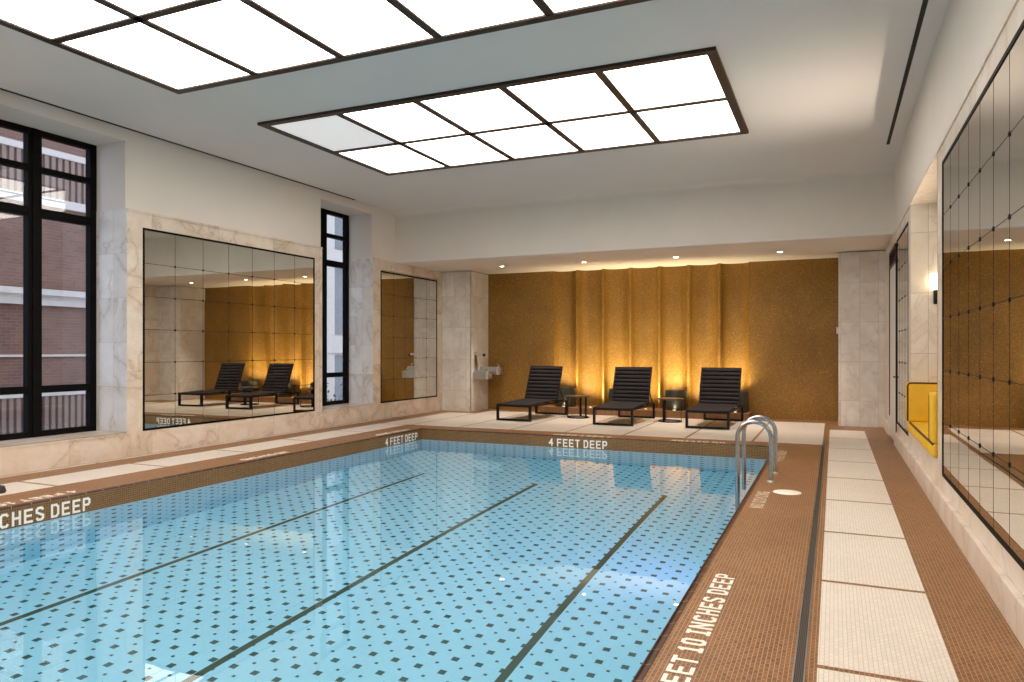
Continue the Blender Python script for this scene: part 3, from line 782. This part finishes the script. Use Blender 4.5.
# ------------------------------------------------------------------ drinking fountain on the left pier
FX = -8.11
t = thing('drinking_fountain', 'two-level stainless drinking fountain on left marble pier', 'drinking fountain', (FX, 16.15, 0.75))
b = B(); b.prism([(15.88, 1.45), (16.02, 1.45), (16.02, 1.32), (16.10, 0.97), (15.90, 0.97)], FX, FX + 0.02, 'x'); b.done('back_plate', 'brushed_steel', t)
b = B(); b.tube([(FX + 0.015, 15.95, 1.395), (FX + 0.20, 15.95, 1.40), (FX + 0.245, 15.95, 1.375)], 0.026, 14); b.done('bottle_filler', 'brushed_steel', t, smooth=True)
B().tube([(FX + 0.25, 15.95, 1.41), (FX + 0.25, 15.95, 1.35)], 0.034, 14).done('filler_nozzle', 'charcoal_metal', t, smooth=True)
def basin_unit(y0, y1, z0, z1, x1):
    b = B(); n = 8; r = 0.09
    poly = [(FX, y0), (x1 - r, y0)] + [(x1 - r + r * math.sin(PI / 2 * k / n), y0 + r - r * math.cos(PI / 2 * k / n)) for k in range(1, n + 1)]
    poly += [(x1 - r + r * math.cos(PI / 2 * k / n), y1 - r + r * math.sin(PI / 2 * k / n)) for k in range(n + 1)] + [(FX, y1)]
    b.prism(poly, z0, z1); b.prism([(x * 1.0 if x == FX else x - 0.012, min(max(y, y0 + 0.012), y1 - 0.012)) for x, y in poly], z1, z1 + 0.006)
    o = b.done('basin', 'brushed_steel', t, smooth=True)
    b = B(); ym = (y0 + y1) / 2
    b.tube([(x1 - 0.07, ym, z1 - 0.01), (x1 - 0.07, ym, z1 + 0.05), (x1 - 0.10, ym, z1 + 0.075), (x1 - 0.14, ym, z1 + 0.06)], 0.013, 10)
    b.done('bubbler', 'stainless', o, smooth=True)
    b = B(); b.lathe([(0.0, 0), (0.026, 0), (0.026, 0.03), (0, 0.034)], 16)
    bmesh.ops.rotate(b.b, verts=b.b.verts, cent=(0, 0, 0), matrix=Matrix.Rotation(PI / 2, 3, 'Y'))
    k = b.done('push_button', 'stainless', o, local=True, smooth=True); k.location = (x1 - 0.003 - t.location.x, ym - t.location.y, (z0 + z1) / 2 - t.location.z)
    return o
basin_unit(15.82, 16.12, 0.79, 0.965, -7.67)
basin_unit(16.22, 16.52, 0.885, 1.075, -7.58)
B().box(FX, FX + 0.16, 16.12, 16.22, 0.86, 1.0).done('link_panel', 'brushed_steel', t)

# ------------------------------------------------------------------ niche: banquette, sconce, added light strip
t = thing('banquette', 'yellow upholstered banquette with dark piping in marble niche', 'bench', (1.15, 9.35, 0.455))
def cushion(name, x0, x1, y0, y1, z0, z1, pip):
    o = B().box(x0, x1, y0, y1, z0, z1, 0.028, 4).done(name, 'yellow_fabric', t, smooth=True)
    b = B(); b.tube(pip, 0.012, 8, closed=False); b.done('piping', 'piping_brown', o, smooth=True)
    return o
sx0 = 0.868
cushion('seat_cushion', sx0, 1.41, 8.035, 10.665, 0.456, 0.593, [(sx0 + 0.012, 8.05, 0.583), (sx0 + 0.010, 9.3, 0.584), (sx0 + 0.010, 10.38, 0.584)])
cushion('back_cushion', sx0 - 0.02, 1.41, 10.40, 10.672, 0.594, 1.09, [(sx0 - 0.012, 10.41, 0.605), (sx0 - 0.012, 10.41, 0.80), (sx0 - 0.012, 10.41, 1.05), (sx0 + 0.005, 10.41, 1.08), (sx0 + 0.05, 10.41, 1.083), (1.38, 10.41, 1.083)])
cushion('back_cushion', sx0, 1.41, 8.03, 8.30, 0.594, 1.09, [(sx0 + 0.008, 8.295, 0.605), (sx0 + 0.008, 8.295, 0.80), (sx0 + 0.008, 8.295, 1.05), (sx0 + 0.025, 8.295, 1.08), (sx0 + 0.07, 8.295, 1.083), (1.38, 8.295, 1.083)])

t = thing('wall_sconce', 'dark bracket sconce glowing upward on niche wall above yellow bench', 'sconce', (1.185, 10.66, 2.10))
B().box(1.165, 1.205, 10.60, 10.675, 2.09, 2.27, 0.004).done('bracket', 'charcoal_metal', t)
B().lathe([(0, 2.27), (0.05, 2.27), (0.062, 2.30), (0.065, 2.47), (0, 2.47)], 24, (1.185, 10.60)).done('glass_shade', 'sconce_glow', t, smooth=True)
t = thing('added_niche_light', 'unseen linear light added on the niche back wall for the ceiling patch', 'added strip light', (1.40, 9.48, 2.05))  # hidden strip, added to throw the bright patch onto the ceiling
B().box(1.36, 1.42, 8.3, 10.6, 2.0, 2.05, 0.004).done('housing', 'charcoal_metal', t)
B().box(1.37, 1.41, 8.32, 10.58, 2.05, 2.056).done('diffuser', 'added_strip_glow', t)
L = bpy.data.lights.new('added_niche_beam', 'AREA'); L.shape = 'RECTANGLE'; L.size = 0.03; L.size_y = 2.2; L.energy = 10.5; L.color = (1.0, 0.85, 0.68); L.spread = R(66)
lo = bpy.data.objects.new('added_niche_beam', L); C.objects.link(lo); lo.parent = t; lo.location = (-0.03, 0, 0.02); lo.rotation_euler = (0, R(143), 0)

# unseen lamp on the right pool wall, added for the violet glow
t = thing('added_underwater_light', 'unseen underwater lamp added on the right pool wall for a violet glow', 'added pool lamp', (PR, 6.8, -0.75))
B().tube([(PR + 0.01, 6.8, -0.75), (PR - 0.03, 6.8, -0.75)], 0.10, 24).done('housing', 'stainless', t, smooth=True)
B().tube([(PR - 0.03, 6.8, -0.75), (PR - 0.036, 6.8, -0.75)], 0.085, 24).done('lens', 'added_pool_glow', t)
def uw(x, y, z, rot, e, c=(0.62, 0.72, 1.0)):
    L = bpy.data.lights.new('added_pool_beam', 'SPOT'); L.energy = e; L.color = c; L.spot_size = R(150); L.spot_blend = 1.0; L.shadow_soft_size = 0.1
    o = bpy.data.objects.new('added_pool_beam', L); C.objects.link(o); o.location = (x, y, z); o.rotation_euler = rot
uw(PR - 0.06, 6.8, -0.75, (0, R(75), 0), 42, (0.50, 0.36, 1.0))

# small sensor beside right pier
o = B().box(0.045, 0.085, YC + 0.02, YC + 0.13, 1.83, 1.96, 0.01).done('wall_sensor', 'white_plastic', loc=(0.065, YC + 0.08, 1.83)); tag(o, 'small white sensor on the edge of right marble pier', 'sensor')
# dark object at the left edge
o = B().lathe([(0, 0.0), (0.075, 0.0), (0.085, 0.02), (0.07, 0.07), (0.03, 0.085), (0, 0.088)], 24, (-8.02, 4.72)).done('rubber_foot', 'rubber', loc=(-8.02, 4.72, 0.0015), smooth=True)
tag(o, 'dark rounded object on left deck cut by the frame edge', 'foot')

# ------------------------------------------------------------------ outside the windows
t = thing('brick_building', 'red brick building across the street outside first window', 'building', (-17, 9, -3))
B().box(-20, -17, 2, 15.2, -3, 11).done('brick_wall', 'ext_brick', t)
b = B(); b.box(-17, -16.85, 2, 15.2, 2.55, 2.78); b.box(-17, -16.72, 2, 15.2, 2.78, 2.92); b.box(-17, -16.9, 2, 15.2, 4.9, 5.1); b.box(-17, -16.9, 2, 15.2, 0.42, 0.5)
b.box(-17, -16.93, 2, 15.2, 1.35, 1.40); b.box(-17, -16.9, 2, 15.2, 6.1, 6.25)
b.done('stone_band', 'stone_band', t)
b = B()
for k in range(44): b.box(-17, -16.93, 8.0 + k * 0.16, 8.09 + k * 0.16, 5.1, 6.1); b.box(-17, -16.94, 8.0 + k * 0.16, 8.09 + k * 0.16, -1.6, 0.42)
b.done('ribbed_panel', 'rib_panel', t)
t = thing('pale_building', 'pale grey stone building seen through narrow second window', 'building', (-16.5, 21, -3))
b = B(); b.box(-20, -16.6, 15.2, 32, -3, 12)
for k in range(9):
    y = 15.2 + k * 1.75
    b.box(-16.6, -16.35, y, y + 0.62, -3, 12)
b.box(-16.6, -16.3, 15.4, 32, 1.4, 2.0); b.box(-16.6, -16.3, 15.4, 32, 4.6, 5.1)
b.done('stone_wall', 'facade_white', t)
b = B()
for k in range(9):
    y = 15.2 + k * 1.75
    b.box(-16.62, -16.55, y + 0.72, y + 1.65, -1.5, 1.3); b.box(-16.62, -16.55, y + 0.72, y + 1.65, 2.1, 4.5); b.box(-16.62, -16.55, y + 0.72, y + 1.65, 5.2, 7.6)
b.done('window_glazing', 'facade_glass', t)
rs = random.Random(3)
t = thing('shrub', 'green shrub outside the lowest pane of the narrow second window', 'shrub', (-15.2, 19.6, -3))
B().box(-15.7, -14.7, 18.8, 20.6, -3, -0.85, 0.03).done('planter_box', 'stone_band', t)
b = B()
for k in range(260):
    p = Vector((-15.2 + max(-0.5, min(0.5, rs.gauss(0, 0.28))), 19.6 + rs.gauss(0, 0.45), -0.85 + abs(rs.gauss(0.3, 0.42))))
    d = Vector((rs.uniform(-1, 1), rs.uniform(-1, 1), rs.uniform(0, 1))).normalized(); q = d.cross(Vector((0.3, 0.2, 1))).normalized()
    v = [b.b.verts.new(p + o_) for o_ in (d * 0, d * 0.09 + q * 0.035, d * 0.2, d * 0.09 - q * 0.035)]
    b.b.faces.new(v)
b.done('foliage', 'planting', t)
struct(B().box(-30, -9.75, -8, 40, -3.1, -3.0).done('street', 'asphalt'), 'grey street outside')

# ------------------------------------------------------------------ world, camera, view
w = bpy.data.worlds.new('World'); S.world = w; w.use_nodes = True
bg = w.node_tree.nodes['Background']; bg.inputs[0].default_value = (0.72, 0.86, 1.18, 1); bg.inputs[1].default_value = 1.9
cam = bpy.data.cameras.new('Camera'); cam.sensor_width = 36; cam.lens = 722.4 / 1024 * 36; cam.shift_y = (350.2 - 341) / 1024
co = bpy.data.objects.new('Camera', cam); C.objects.link(co); co.location = (0, 0, 1.5); co.rotation_euler = (PI / 2, 0, 0.4192)
cam.clip_start = 0.05; S.camera = co
vs = S.view_settings; vs.view_transform = 'Standard'; vs.look = 'None'; vs.exposure = 0.1; vs.gamma = 1.0; vs.use_curve_mapping = False
cy = S.cycles
cy.max_bounces = 14; cy.diffuse_bounces = 6; cy.glossy_bounces = 6; cy.transmission_bounces = 8; cy.transparent_max_bounces = 12
cy.caustics_refractive = True; cy.caustics_reflective = True; cy.blur_glossy = 0.5; cy.sample_clamp_indirect = 8.0
cy.use_denoising = True
